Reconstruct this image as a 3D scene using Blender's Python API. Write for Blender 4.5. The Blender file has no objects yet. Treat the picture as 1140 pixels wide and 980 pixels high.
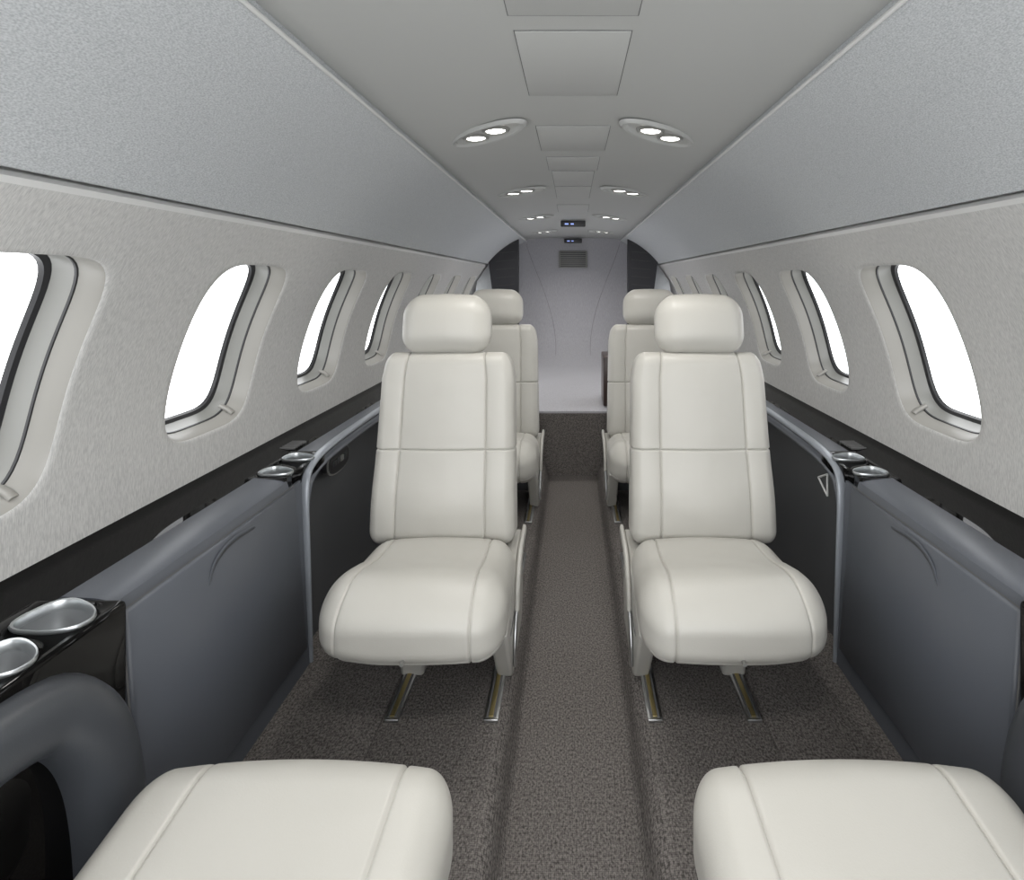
import bpy, bmesh, math
from mathutils import Vector, Matrix
OZ=1.45   # camera-relative z -> world z (aisle floor at 0)
scene=bpy.context.scene
scene.view_settings.view_transform='Standard'
scene.view_settings.look='None'

# ------------------------------------------------------------ materials
def mat(name,col,rough=.5,metal=0,var=None,bump=None,coat=0,spec=.5,emit=None,bump2=None,weave=None):
    m=bpy.data.materials.new(name); m.use_nodes=True
    nt=m.node_tree; b=nt.nodes['Principled BSDF']
    b.inputs['Base Color'].default_value=(*col,1)
    b.inputs['Roughness'].default_value=rough
    b.inputs['Metallic'].default_value=metal
    b.inputs['Coat Weight'].default_value=coat
    b.inputs['Specular IOR Level'].default_value=spec
    if emit:
        b.inputs['Emission Color'].default_value=(*emit[0],1); b.inputs['Emission Strength'].default_value=emit[1]
    if var or bump:
        tc=nt.nodes.new('ShaderNodeTexCoord')
    def noise(scale,detail,st):
        mp=nt.nodes.new('ShaderNodeMapping'); mp.inputs['Scale'].default_value=st
        nt.links.new(tc.outputs['Object'],mp.inputs['Vector'])
        n=nt.nodes.new('ShaderNodeTexNoise'); n.inputs['Scale'].default_value=scale; n.inputs['Detail'].default_value=detail
        nt.links.new(mp.outputs['Vector'],n.inputs['Vector']); return n
    if var: # (col2, scale, stretch, lo, hi)
        n=noise(var[1],4,var[2])
        src=n.outputs['Fac']
        if weave: # loop-pile cells, multiplied over the noise
            mp=nt.nodes.new('ShaderNodeMapping'); mp.inputs['Scale'].default_value=weave
            nt.links.new(tc.outputs['Object'],mp.inputs['Vector'])
            v=nt.nodes.new('ShaderNodeTexVoronoi'); v.inputs['Scale'].default_value=1; v.inputs['Randomness'].default_value=.35
            nt.links.new(mp.outputs['Vector'],v.inputs['Vector'])
            ma=nt.nodes.new('ShaderNodeMath'); ma.operation='MULTIPLY_ADD'; ma.inputs[1].default_value=-.42
            nt.links.new(v.outputs['Distance'],ma.inputs[0])
            m2=nt.nodes.new('ShaderNodeMath'); m2.operation='ADD'; m2.inputs[1].default_value=.19
            nt.links.new(n.outputs['Fac'],m2.inputs[0]); nt.links.new(m2.outputs[0],ma.inputs[2])
            src=ma.outputs[0]
        r=nt.nodes.new('ShaderNodeValToRGB')
        r.color_ramp.elements[0].position=var[3]; r.color_ramp.elements[1].position=var[4]
        r.color_ramp.elements[0].color=(*var[0],1); r.color_ramp.elements[1].color=(*col,1)
        nt.links.new(src,r.inputs['Fac']); nt.links.new(r.outputs['Color'],b.inputs['Base Color'])
    if bump: # (scale, stretch, strength, dist)
        n=noise(bump[0],3,bump[1])
        bp=nt.nodes.new('ShaderNodeBump'); bp.inputs['Strength'].default_value=bump[2]; bp.inputs['Distance'].default_value=bump[3]
        nt.links.new(n.outputs['Fac'],bp.inputs['Height']); nt.links.new(bp.outputs['Normal'],b.inputs['Normal'])
        if bump2:
            n2=noise(bump2[0],1,bump2[1]); b2=nt.nodes.new('ShaderNodeBump'); b2.inputs['Strength'].default_value=bump2[2]; b2.inputs['Distance'].default_value=bump2[3]
            nt.links.new(n2.outputs['Fac'],b2.inputs['Height']); nt.links.new(b2.outputs['Normal'],bp.inputs['Normal'])
    return m
M={}
M['leather']=mat('leather_cream',(.47,.458,.422),.42,bump=(260,(1,1,1),.12,.002),bump2=(7,(1,1,1),.35,.02))
M['fabric']=mat('wall_fabric',(.575,.57,.555),.85,var=((.43,.428,.422),1,(80,430,60),.34,.62),bump=(1,(80,430,60),.25,.0015))
M['headliner']=mat('headliner_fabric',(.55,.566,.577),.85,var=((.37,.386,.40),1,(430,220,430),.34,.64),bump=(1,(430,220,430),.3,.0015))
M['ceiling']=mat('ceiling_shell',(.40,.405,.395),.55)
M['ceilpanel']=mat('ceiling_panel',(.41,.415,.405),.5)
M['gap']=mat('shadow_gap',(.12,.12,.12),.8)
M['white']=mat('white_trim',(.62,.62,.61),.5)
M['jamb']=mat('window_jamb',(.27,.262,.242),.35)
M['frame']=mat('window_frame',(.20,.20,.187),.3)
M['gasket']=mat('gasket_black',(.02,.02,.022),.4)
M['console']=mat('console_vinyl',(.086,.094,.110),.42,bump=(300,(1,1,1),.15,.001))
M['consoled']=mat('console_recess',(.05,.052,.055),.5)
M['bolster']=mat('arm_leather_dark',(.045,.049,.056),.4,bump=(300,(1,1,1),.15,.001))
M['rim']=mat('console_rim',(.26,.28,.31),.35,metal=.2)
M['black']=mat('piano_black',(.004,.0038,.0038),.02,spec=.15)
M['chrome']=mat('brushed_metal',(.62,.63,.64),.28,metal=1)
M['cup']=mat('cup_metal',(.50,.52,.53),.32,metal=.9)
M['cupin']=mat('cup_liner',(.30,.31,.32),.35,metal=.5)
M['plastic']=mat('seat_shroud',(.42,.41,.38),.4)
M['brass']=mat('track_brass',(.42,.34,.16),.35,metal=.8)
M['carpet']=mat('carpet',(.215,.197,.186),.95,var=((.058,.053,.050),1,(170,120,170),.30,.68),bump=(1,(220,190,220),.7,.004),spec=.1,weave=(205,195,205))
M['bulk']=mat('bulkhead_fabric',(.42,.415,.44),.7,var=((.34,.335,.36),1,(200,60,30),.3,.7))
M['dark']=mat('dark_partition',(.022,.022,.026),.45,spec=.3)
M['wood']=mat('dark_wood',(.04,.022,.018),.3)
M['led']=mat('led_lens',(1,1,1),.3,emit=((1,.98,.94),6))
M['sign']=mat('sign_lens',(.2,.3,.8),.3,emit=((.35,.45,1),1.0))
g=bpy.data.materials.new('window_glass'); g.use_nodes=True
nt=g.node_tree; nt.nodes.clear()
o=nt.nodes.new('ShaderNodeOutputMaterial'); t=nt.nodes.new('ShaderNodeBsdfTransparent'); gl=nt.nodes.new('ShaderNodeBsdfGlossy')
gl.inputs['Roughness'].default_value=.05; mx=nt.nodes.new('ShaderNodeMixShader'); mx.inputs[0].default_value=.04
nt.links.new(t.outputs[0],mx.inputs[1]); nt.links.new(gl.outputs[0],mx.inputs[2]); nt.links.new(mx.outputs[0],o.inputs[0])
M['glass']=g

# ------------------------------------------------------------ helpers
def link(ob): scene.collection.objects.link(ob); return ob
def empty(name,loc=(0,0,0)):
    e=bpy.data.objects.new(name,None); e.empty_display_size=.1; e.location=loc; return link(e)
def mk(name,verts,faces,mats,fmat=None,parent=None,off=True,smooth=True,recalc=True,angle=40):
    me=bpy.data.meshes.new(name)
    me.from_pydata([(v[0],v[1],v[2]+(OZ if off else 0)) for v in verts],[],faces)
    if isinstance(mats,str): mats=[mats]
    for k in mats: me.materials.append(M[k])
    if fmat:
        for p,i in zip(me.polygons,fmat): p.material_index=i
    bm=bmesh.new(); bm.from_mesh(me); bmesh.ops.remove_doubles(bm,verts=bm.verts,dist=1e-5)
    if recalc: bmesh.ops.recalc_face_normals(bm,faces=bm.faces)
    if smooth:
        for f in bm.faces: f.smooth=True
        for e in bm.edges:
            if len(e.link_faces)==2 and e.calc_face_angle(0)>math.radians(angle): e.smooth=False
    bm.to_mesh(me); bm.free()
    ob=bpy.data.objects.new(name,me); link(ob)
    if parent: ob.parent=parent
    return ob
def sheet(name,prof,ys,mats,parent=None,closed=False,cap=False):
    n=len(prof); V=[];F=[]
    for y in ys:
        for p in prof: V.append((p[0],y,p[1]))
    m=n if closed else n-1
    for j in range(len(ys)-1):
        for i in range(m):
            a=j*n+i; b=j*n+(i+1)%n
            F.append((a,b,b+n,a+n))
    if cap:
        F.append(tuple(range(n))); F.append(tuple(range((len(ys)-1)*n,len(ys)*n)))
    return mk(name,V,F,mats,parent=parent)
def rbox(name,x0,x1,y0,y1,z0,z1,r,mt,parent=None,off=True,seg=3):
    bm=bmesh.new(); bmesh.ops.create_cube(bm,size=1)
    x0,x1=min(x0,x1),max(x0,x1)
    for v in bm.verts:
        v.co=Vector(((x0+x1)/2+v.co.x*(x1-x0),(y0+y1)/2+v.co.y*(y1-y0),(z0+z1)/2+v.co.z*(z1-z0)+(OZ if off else 0)))
    if r>0: bmesh.ops.bevel(bm,geom=bm.edges[:]+bm.verts[:],offset=r,segments=seg,affect='EDGES',profile=.5)
    for f in bm.faces: f.smooth=True
    for e in bm.edges:
        if len(e.link_faces)==2 and e.calc_face_angle(0)>math.radians(40): e.smooth=False
    me=bpy.data.meshes.new(name); bm.to_mesh(me); bm.free(); me.materials.append(M[mt])
    ob=link(bpy.data.objects.new(name,me))
    if parent: ob.parent=parent
    return ob
def cut(ob,cutters):
    for c in cutters:
        m=ob.modifiers.new('cut','BOOLEAN'); m.operation='DIFFERENCE'; m.object=c; m.solver='EXACT'
    dg=bpy.context.evaluated_depsgraph_get(); dg.update()
    me=bpy.data.meshes.new_from_object(ob.evaluated_get(dg))
    ob.modifiers.clear(); ob.data=me
    for c in cutters: bpy.data.objects.remove(c,do_unlink=True)
def prism(name,poly,x0,x1,mt,parent=None,off=True,r=0):
    """poly in (y,z), extruded along x"""
    n=len(poly); V=[(x0,p[0],p[1]) for p in poly]+[(x1,p[0],p[1]) for p in poly]
    F=[tuple(range(n)),tuple(range(n,2*n))]+[(i,(i+1)%n,n+(i+1)%n,n+i) for i in range(n)]
    ob=mk(name,V,F,mt,parent=parent,off=off,smooth=True)
    if r:
        b=ob.modifiers.new('b','BEVEL'); b.width=r; b.segments=3; b.limit_method='ANGLE'
    return ob
def smoothpath(pts,it=3):
    for _ in range(it):
        q=[pts[0]]
        for a,b in zip(pts[:-1],pts[1:]):
            a=Vector(a);b=Vector(b); q+= [a*.75+b*.25, a*.25+b*.75]
        q.append(pts[-1]); pts=q
    return [Vector(p) for p in pts]
def sweep(name,path,w,h,mt,parent=None,off=True,side=Vector((1,0,0)),n=16,e=3,cap=True,wfun=None):
    """superellipse section; w half width along 'side', h half width along binormal"""
    V=[];F=[]
    L=len(path)
    for j,p in enumerate(path):
        t=(path[min(j+1,L-1)]-path[max(j-1,0)]).normalized()
        s=(side-t*side.dot(t)).normalized(); u=t.cross(s)
        k=wfun(j/(L-1)) if wfun else 1
        for i in range(n):
            a=2*math.pi*i/n; c,sn=math.cos(a),math.sin(a)
            q=1/(abs(c)**e+abs(sn)**e)**(1/e)
            V.append(tuple(p+s*(w*k*c*q)+u*(h*k*sn*q)))
    for j in range(L-1):
        for i in range(n):
            a=j*n+i;b=j*n+(i+1)%n; F.append((a,b,b+n,a+n))
    if cap: F.append(tuple(range(n))); F.append(tuple(range((L-1)*n,L*n)))
    return mk(name,V,F,mt,parent=parent,off=off,angle=60)
def axis_list(h,r,seams,n=9,m=12):
    L=[-h+r*i/n for i in range(n+1)]
    L+=[h-r*i/n for i in range(n+1)]
    L+=[-(h-r)+2*(h-r)*i/m for i in range(m+1)]
    for s in seams:
        L+=[s+d for d in (-.012,-.008,-.005,-.0025,0,.0025,.005,.008,.012)]
    L=sorted(x for x in L if -h-1e-9<=x<=h+1e-9)
    out=[L[0]]
    for x in L[1:]:
        if x-out[-1]>.0012: out.append(x)
    out[-1]=h
    return out
def cushion(name,h,r,sx=(),sy=(),sz=(),deform=None,mt='leather',parent=None,depth=.006,loc=(0,0,0),rot=0,groove=None):
    ax=[axis_list(h[i],r[i],s) for i,s in enumerate((sx,sy,sz))]
    nx,ny,nz=[len(a) for a in ax]
    idx={};V=[];F=[]
    def P(i,j,k):
        key=(i,j,k)
        if key in idx: return idx[key]
        p=[ax[0][i],ax[1][j],ax[2][k]]; q=[];d=[]
        for c in range(3):
            qq=max(-(h[c]-r[c]),min(h[c]-r[c],p[c])); q.append(qq); d.append((p[c]-qq)/r[c])
        d=[math.copysign(math.tan(abs(v)*math.pi/4),v) for v in d]
        l=math.sqrt(sum(v*v for v in d)) or 1
        n=Vector([v/l for v in d]); pos=Vector([q[c]+r[c]*n[c] for c in range(3)])
        gr=0
        for s in sx: gr=max(gr,math.exp(-((p[0]-s)/.0032)**2))
        for s in sy: gr=max(gr,math.exp(-((p[1]-s)/.0032)**2))
        for s in sz: gr=max(gr,math.exp(-((p[2]-s)/.0032)**2))
        if groove: gr*=groove(p)
        pos-=n*depth*gr
        if deform: pos=deform(pos,p)
        idx[key]=len(V); V.append(tuple(pos)); return idx[key]
    for i in range(nx-1):
        for j in range(ny-1):
            for k in (0,nz-1): F.append((P(i,j,k),P(i+1,j,k),P(i+1,j+1,k),P(i,j+1,k)))
        for k in range(nz-1):
            for j in (0,ny-1): F.append((P(i,j,k),P(i+1,j,k),P(i+1,j,k+1),P(i,j,k+1)))
    for j in range(ny-1):
        for k in range(nz-1):
            for i in (0,nx-1): F.append((P(i,j,k),P(i,j+1,k),P(i,j+1,k+1),P(i,j,k+1)))
    ob=mk(name,V,F,mt,parent=parent,off=False,angle=75)
    ob.location=loc; ob.rotation_euler=(rot,0,0)
    return ob

# ------------------------------------------------------------ cabin shell
Y0,Y1=-.6,6.75
R,ZC=1.22,-.6
def circ(t,r=R): return (r*math.sin(t),ZC+r*math.cos(t))
T0=math.acos((.165-ZC)/R); T1=math.acos((-.655-ZC)/R)
TW0=math.acos((.050-ZC)/R); TW1=math.acos((-.505-ZC)/R)
TC=(TW0+TW1)/2; HA=(TW1-TW0)/2*R; HW=.220; PITCH=.79
centers=[.28+PITCH*k for k in range(8)]
def ring_pts(NS=18):
    base=[]
    for i in range(NS): base.append((-1+2*i/NS,-1))
    for i in range(NS): base.append((1,-1+2*i/NS))
    for i in range(NS): base.append((1-2*i/NS,1))
    for i in range(NS): base.append((-1,1-2*i/NS))
    return base
BASE=ring_pts()
NB=len(BASE)
def sell(a,b,d,n=4.6):
    k=1/(abs(a)**n+abs(b)**n)**(1/n); return (a*k*(HW-d),b*k*(HA-d))
def wall(s,name):
    V=[];F=[]
    def pt(y,arc,dr):
        x,z=circ(TC+arc/R,R+dr); return (s*x,y,z)
    a0=(T0-TC)*R; a1=(T1-TC)*R
    for yc in centers:
        rings=[]
        for q in range(8):
            f=q/7; f=1-(1-f)**1.3
            ring=[]
            for a,b in BASE:
                ry=a*PITCH/2; ra=a1*b if b>0 else -a0*b
                e=sell(a,b,-.004)
                ring.append(pt(yc+ry*(1-f)+e[0]*f, ra*(1-f)+e[1]*f,0))
            rings.append(ring)
        rings.append([pt(yc+sell(a,b,0)[0],sell(a,b,0)[1],.004) for a,b in BASE])
        off=len(V)
        for ring in rings: V+=ring
        for j in range(len(rings)-1):
            for i in range(NB):
                k=(i+1)%NB
                F.append((off+j*NB+i,off+j*NB+k,off+(j+1)*NB+k,off+(j+1)*NB+i))
    for ya,yb in ((Y0,centers[0]-PITCH/2),(centers[-1]+PITCH/2,Y1)):
        off=len(V); n=14
        for y in (ya,yb):
            for i in range(n+1): V.append(pt(y,a0+(a1-a0)*(i/n),0))
        for i in range(n): F.append((off+i,off+i+1,off+n+2+i,off+n+1+i))
    w=mk(name,V,F,'fabric',angle=50)
    x,z=circ(T0); 
    prof=[(x,z),(x-.004,z+.012),(x+.004,z+.022),(x+.03,z+.024),(x+.05,z+.05),(x+.05,z+.07)]
    sheet('lip',[(s*a,b) for a,b in prof],[Y0,Y1],'white',parent=w)
    return w
wl=wall(-1,'wall_left'); wr=wall(1,'wall_right')
def headliner(s,parent):
    pts=[]
    xt,zt=.575,.474
    xb,zb=.925,.195
    for i in range(13):
        f=i/12
        x=xt+(xb-xt)*f; z=zt+(zb-zt)*f
        nx,nz=(zt-zb),(xb-xt); l=math.hypot(nx,nz)
        b=.028*4*f*(1-f)
        pts.append((x+nx/l*b,z+nz/l*b))
    pts=[(xt-.006,zt+.03),(xt-.012,zt+.012),(xt-.006,zt+.002)]+pts+[(xb+.004,zb-.006),(xb+.014,zb-.006),(xb+.05,zb+.02)]
    sheet('headliner_side',[(s*a,b) for a,b in pts],[Y0+(Y1-Y0)*i/6 for i in range(7)],'headliner',parent=parent)
    sheet('headliner_edge',[(s*(xt-.012+.005*math.cos(a)),zt+.004+.005*math.sin(a)) for a in [i*math.pi/5 for i in range(10)]],[Y0,Y1],'white',parent=parent,closed=True)
headliner(-1,wl); headliner(1,wr)
prof=[]
for i in range(-10,11):
    x=.60*i/10; prof.append((x,.522-.026*(abs(i)/10)**2.5))
ceil=sheet('ceiling',prof,[Y0+(Y1-Y0)*i/8 for i in range(9)],'ceiling')
for i,(ya,yb,hw) in enumerate([(.55,1.09,.127),(1.16,1.56,.122),(1.87,2.22,.125),(2.34,2.62,.112),(2.64,3.05,.10),(3.07,3.5,.10),(3.8,4.2,.11)]):
    rbox('gap_%d'%i,-hw-.002,hw+.002,ya-.003,yb+.003,.5205,.525,0,'gap',parent=ceil)
    rbox('panel_%d'%i,-hw,hw,ya,yb,.5195,.525,.0005,'ceilpanel',parent=ceil)
for s,w in ((-1,wl),(1,wr)):
    sheet('outer_skin',[(s*.60,.49),(s*.62,.56),(s*1.05,.32),(s*(circ(T0)[0]+.05),circ(T0)[1]+.07)],[Y0,Y1],'gap',parent=w)

def window(s,yc,idx):
    V=[];F=[];fm=[]
    rings=[(0,.004,0),(.004,.012,0),(.010,.038,0),(.016,.052,1),(.019,.053,1),(.020,.058,2),(.026,.084,2),(.032,.098,1),(.043,.102,1),(.047,.112,1)]
    for d,dr,_ in rings:
        for a,b in BASE:
            e=sell(a,b,d); x,z=circ(TC+e[1]/R,R+dr); V.append((s*x,yc+e[0],z))
    for j in range(len(rings)-1):
        for i in range(NB):
            k=(i+1)%NB; F.append((j*NB+i,j*NB+k,(j+1)*NB+k,(j+1)*NB+i)); fm.append(rings[j][2])
    w=mk('window_%d'%idx,V,F,['jamb','gasket','frame'],fm,recalc=False,angle=35)
    V=[];F=[]
    for f in (1,.66,.33):
        for a,b in BASE:
            e=sell(a,b,.045); x,z=circ(TC+e[1]*f/R,R+.108); V.append((s*x,yc+e[0]*f,z))
    for j in range(2):
        for i in range(NB):
            k=(i+1)%NB; F.append((j*NB+i,j*NB+k,(j+1)*NB+k,(j+1)*NB+i))
    F.append(tuple(range(2*NB,3*NB)))
    mk('pane',V,F,'glass',parent=w)
    x,z=circ(TC+(HA-.03)/R,R+.035)
    p=[Vector((s*(x+.03),yc+HW*.72,z+.02)),Vector((s*x,yc+HW*.72,z+.005)),Vector((s*(x-.015),yc+HW*.72,z-.008))]
    sweep('shade_pull',p,.011,.007,'jamb',parent=w,side=Vector((0,1,0)))
n=1
for s in (-1,1):
    for yc in centers: window(s,yc,n); n+=1

# floor
prof=[(-1.3,-1.35),(-.60,-1.35),(-.245,-1.35),(-.225,-1.352),(-.207,-1.362),(-.196,-1.38),(-.186,-1.42),(-.18,-1.44),(-.17,-1.45)]
prof=prof+[(-a,b) for a,b in reversed(prof)]
floor=sheet('floor',prof,[Y0,4.15],'carpet')
for s in (-1,1):
    rbox('carpet_border',s*.587,s*.95,Y0,4.15,-1.352,-1.343,.003,'carpet',parent=floor)
riser=sheet('trim_1',[(-1.25,-1.46),(-1.25,-.985),(1.25,-.985),(1.25,-1.46)],[4.145,4.20],'carpet',closed=True,cap=True)
# aft upholstered deck sweeping up into the bulkhead
ctrl=[Vector((0,4.165,-.965)),Vector((0,5.4,-.955)),Vector((0,6.55,-.93)),Vector((0,6.7,-.25)),Vector((0,6.7,.7))]
pp=smoothpath(ctrl,4)
pr=[(p.y,p.z) for p in pp]
def strip(name,pr,mt):
    V=[];F=[];k=len(pr)
    for x in (-1.3,1.3):
        for y,z in pr: V.append((x,y,z))
    for i in range(k-1): F.append((i,i+1,k+i+1,k+i))
    return mk(name,V,F,mt)
cutk=next(i for i,p in enumerate(pr) if p[0]>5.0)
strip('aft_deck',[(4.15,-.985),(4.15,-.972)]+pr[:cutk+1],'bulk')
wb=strip('wall_back',pr[cutk:],'bulk')
def surfy(z):
    for a,b in zip(pr[cutk:-1],pr[cutk+1:]):
        if a[1]<=z<=b[1]: return a[0]+(b[0]-a[0])*(z-a[1])/max(1e-6,b[1]-a[1])
    return 6.7
for s in (-1,1):
    pts=[]
    for i in range(30):
        f=i/29; z=.45-1.30*f; x=s*(.56-.36*math.sin(f*math.pi/2)**1.2)
        pts.append(Vector((x,surfy(z)-.001,z)))
    sweep('seam',pts,.0022,.002,'frame',parent=wb,n=6,e=2)
vg=empty('air_vent_grille',(0,6.69,.26+OZ))
rbox('frame',-.17,.17,-.015,.005,-.10,.10,.006,'frame',parent=vg,off=False)
for i in range(8):
    z=-.08+i*.0229; rbox('slot',-.15,.15,-.019,-.012,z-.006,z+.006,0,'gasket',parent=vg,off=False)
for (yy,zz,nm) in ((4.75,.485,'cabin_sign'),(6.62,.475,'cabin_sign')):
    e=empty(nm,(0,yy,zz+OZ)); rbox('case',-.105,.105,-.02,.03,-.022,.03,.006,'gasket',parent=e,off=False)
    rbox('lens_1',-.07,-.04,-.024,-.019,-.005,.005,0,'sign',parent=e,off=False)
    rbox('lens_2',-.02,.005,-.024,-.019,-.005,.005,0,'sign',parent=e,off=False)
for s in (-1,1):
    p=empty('cabin_partition',(0,0,0))
    def slab(nm,poly,y,dy,mt):
        m=len(poly)
        V=[(s*x,y-(x-.6)*.25,z) for x,z in poly]+[(s*x,y+dy-(x-.6)*.25,z) for x,z in poly]
        F=[tuple(range(m)),tuple(range(m,2*m))]+[(i,(i+1)%m,m+(i+1)%m,m+i) for i in range(m)]
        mk(nm,V,F,mt,parent=p)
    slab('surround',[(.64,.48),(.62,-.90),(1.12,-.90),(1.12,-.5),(1.05,0),(.93,.18),(.80,.40),(.72,.48)],6.20,.05,'headliner')
    slab('panel',[(.60,.50),(.60,.0),(.60,-.90),(.86,-.90),(.88,-.1),(.93,.30),(.925,.38),(.72,.50)],6.12,.07,'dark')
    for i in range(9):
        z=.42-i*.09
        V=[(s*.64,6.105,z),(s*.84,6.055,z-.02),(s*.84,6.055,z-.03),(s*.64,6.105,z-.01)]
        V+= [(a,b+.03,c) for a,b,c in V]
        mk('slat',V,[(0,1,2,3),(4,5,6,7),(0,1,5,4),(2,3,7,6)],'gasket',parent=p)
rbox('wood_cabinet',.232,.45,4.25,4.6,-.956,-.58,.01,'wood')

# ------------------------------------------------------------ reading lights
def pod(s,yc):
    e=empty('reading_light',(s*.30,yc,.512+OZ))
    ang=math.atan2(.165,-.14) if s<0 else math.atan2(.165,.14)
    e.rotation_euler=(0,0,ang)
    N=48; V=[];F=[]
    secs=[(.218,.074,.004),(.212,.070,-.004),(.205,.065,-.008),(.194,.057,-.006),(.182,.050,.004),(.15,.042,.007),(.07,.02,.007)]
    for a,b,z in secs:
        for i in range(N):
            t=2*math.pi*i/N; V.append((a*math.cos(t),b*math.sin(t),z))
    for j in range(len(secs)-1):
        for i in range(N):
            k=(i+1)%N; F.append((j*N+i,j*N+k,(j+1)*N+k,(j+1)*N+i))
    F.append(tuple(range((len(secs)-1)*N,len(secs)*N)))
    mk('bezel',V,F,'ceilpanel',parent=e,off=False)
    for q,xx in enumerate((-.055,.075)):
        V=[];F=[]
        for rr,z in ((.044,.004),(.040,-.003),(.036,-.006),(.029,.000)):
            for i in range(24):
                t=2*math.pi*i/24; V.append((xx+rr*1.4*math.cos(t),rr*math.sin(t),z))
        for j in range(3):
            for i in range(24):
                k=(i+1)%24; F.append((j*24+i,j*24+k,(j+1)*24+k,(j+1)*24+i))
        mk('eyeball_%d'%q,V,F,'frame',parent=e,off=False)
        V=[(xx+.041*math.cos(2*math.pi*i/24),.0295*math.sin(2*math.pi*i/24),-.0005) for i in range(24)]
        mk('lens_%d'%q,V,[tuple(range(24))],'led',parent=e,off=False)
    l=bpy.data.lights.new('reading_lamp','SPOT'); l.energy=14; l.color=(1,.97,.92); l.spot_size=math.radians(150); l.spot_blend=1; l.shadow_soft_size=.05
    lo=link(bpy.data.objects.new('lamp',l)); lo.location=(0,0,-.04); lo.parent=e
for s in (-1,1):
    for y in (.62,1.94,3.2,4.5,5.8): pod(s,y)

# ------------------------------------------------------------ side consoles
def cup_outline(x,y,a,b,rot,k,N=40):
    c,sn=math.cos(rot),math.sin(rot); out=[]
    for i in range(N):
        t=2*math.pi*i/N
        q=1/(abs(math.cos(t))**2.6+abs(math.sin(t))**2.6)**(1/2.6)
        u=a*k*q*math.cos(t); v=b*k*q*math.sin(t)*(1+.28*u/a)
        out.append((x+u*c-v*sn,y+u*sn+v*c))
    return out
def cupholder(parent,x,y,z,a,b,rot,block):
    N=40
    o=cup_outline(x,y,a,b,rot,.99)
    V=[(p[0],p[1],z-.055) for p in o]+[(p[0],p[1],z+.03) for p in o]
    c=mk('cutter',V,[tuple(range(N-1,-1,-1)),tuple(range(N,2*N))]+[(i,(i+1)%N,N+(i+1)%N,N+i) for i in range(N)],'cupin')
    V=[];F=[];fm=[]
    secs=[(.985,-.004),(1.06,.001),(1.08,.005),(1.05,.009),(.99,.008),(.955,.002),(.945,-.01),(.90,-.046),(.84,-.05),(.3,-.05)]
    for k,zz in secs:
        for p in cup_outline(x,y,a,b,rot,k): V.append((p[0],p[1],z+zz))
    for j in range(len(secs)-1):
        for i in range(N):
            k=(i+1)%N; F.append((j*N+i,j*N+k,(j+1)*N+k,(j+1)*N+i)); fm.append(1 if j>=6 else 0)
    F.append(tuple(range((len(secs)-1)*N,len(secs)*N))); fm.append(1)
    mk('cup_holder',V,F,['cup','cupin'],fm,parent=parent,angle=50)
    return c
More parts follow.
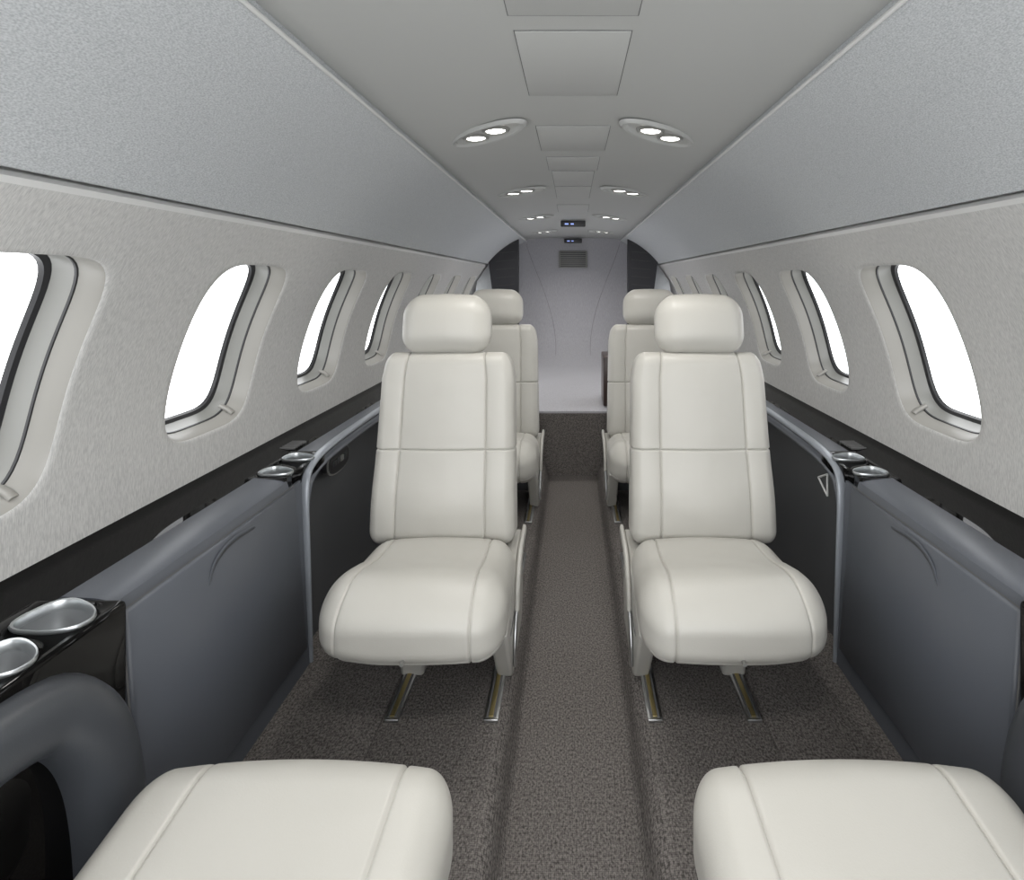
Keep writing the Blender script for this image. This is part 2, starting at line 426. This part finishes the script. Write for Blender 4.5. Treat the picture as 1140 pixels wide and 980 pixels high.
def console(s):
    e=empty('side_console',(0,0,0))
    S=lambda pr:[(s*a,b) for a,b in pr]
    sheet('liner',S([(1.20,-.68),(1.13,-.70),(1.10,-.85),(1.05,-1.05),(.985,-1.36)]),[Y0,4.145],'consoled',parent=e)
    sheet('ledge_black',S([(1.235,-.63),(1.205,-.650),(1.185,-.657),(1.09,-.672),(1.075,-.676),(1.07,-.68),(1.07,-.71),(1.235,-.71)]),[Y0,4.145],'black',parent=e,closed=True,cap=True)
    def pad(y0,y1,xi=.955):
        pr=[(1.085,-.70),(1.082,-.668),(1.07,-.660),(1.0,-.664),(xi+.02,-.668),(xi+.006,-.675),(xi,-.69),(xi,-.71)]
        sheet('arm_pad',S(pr),[y0,y1],'console',parent=e,closed=True,cap=True)
    def body(y0,y1):
        pr=[(1.08,-.70),(.957,-.70),(.925,-1.343),(1.0,-1.343)]
        sheet('body',S(pr),[y0,y1],'console',parent=e,closed=True,cap=True)
        def fx(z): return .957+(z+.70)/(-.65)*(-.032)
        ya,yb=y0+.015,y1-.06
        def P(y,z,d): return (s*(fx(z)-d),y,z)
        zt,zb=-.70,-1.27
        outer=[(ya,zt),(yb,zt),(yb+.03,zb),(ya+.02,zb)]
        inner=[(ya+.006,zt-.006),(yb-.006,zt-.006),(yb+.024,zb+.006),(ya+.026,zb+.006)]
        V=[P(y,z,-.002) for y,z in outer]+[P(y,z,.008) for y,z in outer]+[P(y,z,.013) for y,z in inner]
        F=[(0,1,5,4),(1,2,6,5),(2,3,7,6),(3,0,4,7),(4,5,9,8),(5,6,10,9),(6,7,11,10),(7,4,8,11),(8,9,10,11)]
        mk('table_door',V,F,'console',parent=e,angle=60)
        V=[P(y,z,.0035) for y,z in [(ya-.006,zt+.004),(yb+.006,zt+.004),(yb+.036,zb-.006),(ya+.014,zb-.006)]]
        mk('door_gap',V,[(0,1,2,3)],'gap',parent=e)
        ym=(ya+yb)/2
        pts=[Vector((s*(fx(-.75)-.014),ym-.10,-.79)),Vector((s*(fx(-.75)-.016),ym-.085,-.735)),Vector((s*(fx(-.75)-.016),ym-.01,-.708)),Vector((s*(fx(-.75)-.014),ym+.11,-.725))]
        pts=smoothpath(pts); sweep('door_pull',pts,.002,.006,'console',parent=e,n=10,e=2,wfun=lambda t:max(.15,math.sin(math.pi*t)**.5))
        L=len(pts)
        A=[Vector((s*(fx(-.75)-.0145),p.y,p.z-.004)) for p in pts]; B=[Vector((s*(fx(-.75)-.0145),p.y+.004,p.z-.004-.010*math.sin(math.pi*i/(L-1)))) for i,p in enumerate(pts)]
        mk('pull_recess',A+B,[(i,i+1,L+i+1,L+i) for i in range(L-1)],'consoled',parent=e)
    body(1.165,1.955); body(3.30,4.14)
    pad(1.165,1.87); pad(3.3,4.14); 
    pad(2.16,3.3,.985)
    b1=rbox('cup_block',s*.965,s*1.10,1.86,2.17,-.72,-.660,.008,'black',parent=e)
    r=.2 if s>0 else math.pi-.2
    cs=[cupholder(e,s*1.018,1.915,-.660,.054,.038,r,b1),cupholder(e,s*1.018,2.07,-.660,.054,.038,r,b1)]
    cut(b1,cs)
    b2=rbox('cup_block',s*.925,s*1.12,.70,1.16,-1.343,-.660,.012,'black',parent=e)
    r=.25 if s>0 else math.pi-.25
    cs=[cupholder(e,s*1.002,1.085,-.660,.068,.047,r,b2),cupholder(e,s*.990,.960,-.660,.058,.045,r,b2)]
    cut(b2,cs)
    path=smoothpath([(s*.935,1.965,-1.343),(s*.945,1.965,-.95),(s*.955,1.97,-.72),(s*.965,2.04,-.665),(s*.97,2.3,-.645),(s*.97,3.25,-.645)])
    sweep('recess_rim',path,.018,.008,'rim',parent=e)
    path=smoothpath([(s*1.02,2.0,-1.343),(s*1.03,2.0,-.95),(s*1.035,2.02,-.76),(s*1.04,2.1,-.71),(s*1.04,2.35,-.69),(s*1.04,3.25,-.69)])
    sweep('recess_side',path,.08,.012,'console',parent=e)
    path=smoothpath([(s*.955,.05,-.745),(s*.955,.62,-.745),(s*.945,.96,-.735),(s*.925,1.045,-.83),(s*.925,1.09,-1.0),(s*.92,1.10,-1.335)])
    sweep('arm_bolster',path,.070,.062,'bolster',parent=e,n=28,e=2.8)
    for i in range(6): rbox('vent_fin',s*1.10,s*1.16,2.20+i*.018,2.208+i*.018,-.667+OZ,-.658+OZ,.002,'gap',parent=e,off=False)
    return e
cl=console(-1); cr=console(1)
cp=empty('control_panel',(-1.065,2.50,-.80+OZ))
sweep('plate',[Vector((-.02,0,0)),Vector((0,0,0)),Vector((.012,0,0))],.105,.05,'gasket',parent=cp,off=False,side=Vector((0,1,0)),n=32,e=2.6)
sweep('plate_ring',[Vector((.008,0,0)),Vector((.014,0,0))],.112,.057,'frame',parent=cp,off=False,side=Vector((0,1,0)),n=32,e=2.6)
sweep('plate_face',[Vector((.010,0,0)),Vector((.017,0,0))],.105,.050,'gasket',parent=cp,off=False,side=Vector((0,1,0)),n=32,e=2.6)
for i in range(4):
    rbox('button',.015,.024,-.07+i*.038,-.045+i*.038,-.012,.014,.003,'frame' if i==2 else 'consoled',parent=cp,off=False)
hb=empty('handset_bracket',(1.0,2.22,-.80+OZ))
tri=[Vector((0,-.03,.04)),Vector((0,.05,.0)),Vector((0,-.03,-.045)),Vector((0,-.03,.04))]
for a,b in zip(tri[:-1],tri[1:]): sweep('bar',[a,b],.004,.004,'white',parent=hb,off=False,n=8,e=2)

# ------------------------------------------------------------ seats
FZ=-1.35+OZ
def seat(s,x,y,rotz=0,recline=0,name='passenger_seat',wide=1.0,dz=0,near=False):
    """local frame: outboard = +x*s, front faces -y"""
    e=empty(name,(x,y,FZ)); e.rotation_euler=(0,0,rotz)
    def dc(p,o):
        fy=(-p.y)/.275
        z=p.z
        u=p.x*s/.268    # +1 outboard
        if near: u=-u
        if z>0:
            z+= .018*(1-(p.x/.27)**2)
            if near: z+=.014*max(0,fy)
            else: z+= .028*math.exp(-((fy-.50)/.42)**2)-.005
        else:
            z-= .012*max(0,fy)
            z+= .02*max(0,u-.3)
        z+=.012*fy
        xx=p.x*(1+.03*fy)
        if u>0 and not near: xx+= s*.018*u*max(0,fy)
        yy=p.y
        if p.y<0:
            if near: yy-=.010*(1-u*u)-.006
            else: yy-=.024*(1-u*u)-.010; yy+= .03*max(0,u-.6)/.4
        if p.y<-.10 and not near: yy-=.012*math.cos(max(-1,min(1,(p.z-.0)/.085))*math.pi/2)
        return Vector((xx*wide,yy,z))
    rr=(.055,.095,.070) if near else (.075,.130,.082)
    cushion('seat_cushion',(.270,.275,.092),rr,sx=(-s*.178,s*.155) if near else (-s*.178,s*.182),sz=(-.056,),deform=dc,parent=e,loc=(0,-.225,.320+dz),depth=.006)
    b=empty('back_pivot',(s*.024,.02,.355+dz)); b.parent=e; b.rotation_euler=(-(.155+recline),0,0)
    def db(p,o):
        f=(p.z)/.36
        xx=p.x*(1-.035*f-.06*max(0,f-.72)/.28)
        yy=p.y
        if p.y<0:
            yy-=.018*(1-min(1,abs(p.x)/.165)**2)*(1 if abs(p.z)<.3 else .6)
            yy-=.018*math.exp(-((f+.55)/.32)**2)
            if abs(p.x)>.165: yy-=.006*math.sin(min(1,(abs(p.x)-.165)/.09)*math.pi)
        return Vector((xx,yy,p.z))
    cushion('backrest',(.270,.080,.362),(.038,.050,.052),sx=(-.162,.168) if s>0 else (-.168,.162),sz=(-.012,),deform=db,parent=b,loc=(0,.075,.362),depth=.006)
    def dh(p,o):
        f=p.z/.107
        xx=p.x*(1-.05*max(0,f)**2)
        yy=p.y-(.022*(1-(p.x/.18)**2)*(1-.5*f*f) if p.y<0 else 0)
        zz=p.z+(.010*(1-(p.x/.18)**2) if p.z>0 else 0)
        return Vector((xx,yy,zz))
    cushion('headrest',(.180,.064,.116),(.075,.060,.080),deform=dh,parent=b,loc=(s*.014,.055,.834))
    rbox('headrest_post',-.06,.06,.05,.08,.68,.78,.01,'gasket',parent=b,off=False)
    rbox('back_shell',-.235,.235,.13,.175,.02,.66,.02,'plastic',parent=b,off=False)
    legp=[(-.36,.255),(-.16,.32),(.18,.35),(.21,.12),(.15,.0),(-.17,.0),(-.22,.06)]
    prism('shroud_inboard',legp,-s*.270,-s*.215,'plastic',parent=e,off=False,r=.010)
    prism('shroud_groove',[(-.25,.20),(.15,.235),(.152,.222),(-.248,.187)],-s*.2715,-s*.265,'gap',parent=e,off=False)
    leg2=[(-.24,.25),(.14,.27),(.15,.0),(-.17,.0)]
    prism('shroud_outboard',leg2,s*.035,s*.115,'plastic',parent=e,off=False,r=.012)
    rbox('base_frame',-.22,.2,-.30,.2,.19,.245,.01,'plastic',parent=e,off=False)
    rbox('cross_beam',-.2,.2,-.05,.12,.05,.2,.01,'consoled',parent=e,off=False)
    path=smoothpath([(-s*.276,.15,.34),(-s*.276,.03,.335),(-s*.277,-.17,.15),(-s*.277,-.18,.05)],2)
    sweep('side_lever',path,.006,.018,'chrome',parent=e,off=False,n=12)
    path=smoothpath([(-s*.278,.17,.350),(-s*.279,-.02,.345),(-s*.279,-.10,.29),(-s*.278,-.12,.20)],2)
    sweep('arm_link',path,.009,.022,'plastic',parent=e,off=False,n=14)
    sweep('front_stud',[Vector((0,-.536,.292)),Vector((0,-.515,.292))],.006,.006,'frame',parent=e,off=False,side=Vector((1,0,0)),n=10,e=2)
    return e
for yy in (2.07,3.5):
    for s in (-1,1): seat(s,s*.474,yy)
for s in (-1,1):
    # forward-facing seats next to the camera, backs reclined flat
    seat(-s,s*.520,.60,math.pi,recline=1.25,wide=1.09,dz=-.008,near=True)

def track(s,xx,y0,y1):
    e=empty('seat_track',(s*xx,0,FZ))
    rbox('channel',-.022,.022,y0,y1,.0,.010,.002,'chrome',parent=e,off=False)
    rbox('slot',-.014,.014,y0+.01,y1-.01,.008,.012,0,'gap',parent=e,off=False)
    rbox('insert',-.007,.007,y0+.01,y1-.01,.009,.0145,.001,'brass',parent=e,off=False)
for s in (-1,1):
    for a,b in ((1.70,2.75),(3.1,4.1)):
        track(s,.252,a,b); track(s,.556,a,b)

# ------------------------------------------------------------ lights
w=bpy.data.worlds.new('World'); scene.world=w; w.use_nodes=True
w.node_tree.nodes['Background'].inputs[0].default_value=(.97,.985,1,1)
w.node_tree.nodes['Background'].inputs[1].default_value=3.5
l=bpy.data.lights.new('added_fill','AREA'); l.shape='RECTANGLE'; l.size=1.6; l.size_y=.9; l.energy=8  # unseen fill light added behind the camera, not a cabin fitting
lo=link(bpy.data.objects.new('added_fill_lamp',l)); lo.location=(0,-.5,-.05+OZ); lo.rotation_euler=(math.radians(86),0,0)

cam=bpy.data.cameras.new('Camera'); co=link(bpy.data.objects.new('Camera',cam))
co.location=(0,0,OZ); co.rotation_euler=(math.radians(90),0,0)
cam.sensor_fit='HORIZONTAL'; cam.sensor_width=36; cam.lens=620/1140*36
cam.shift_x=-(638-570)/1140; cam.shift_y=-(490-313)/1140
cam.clip_start=.02
scene.camera=co
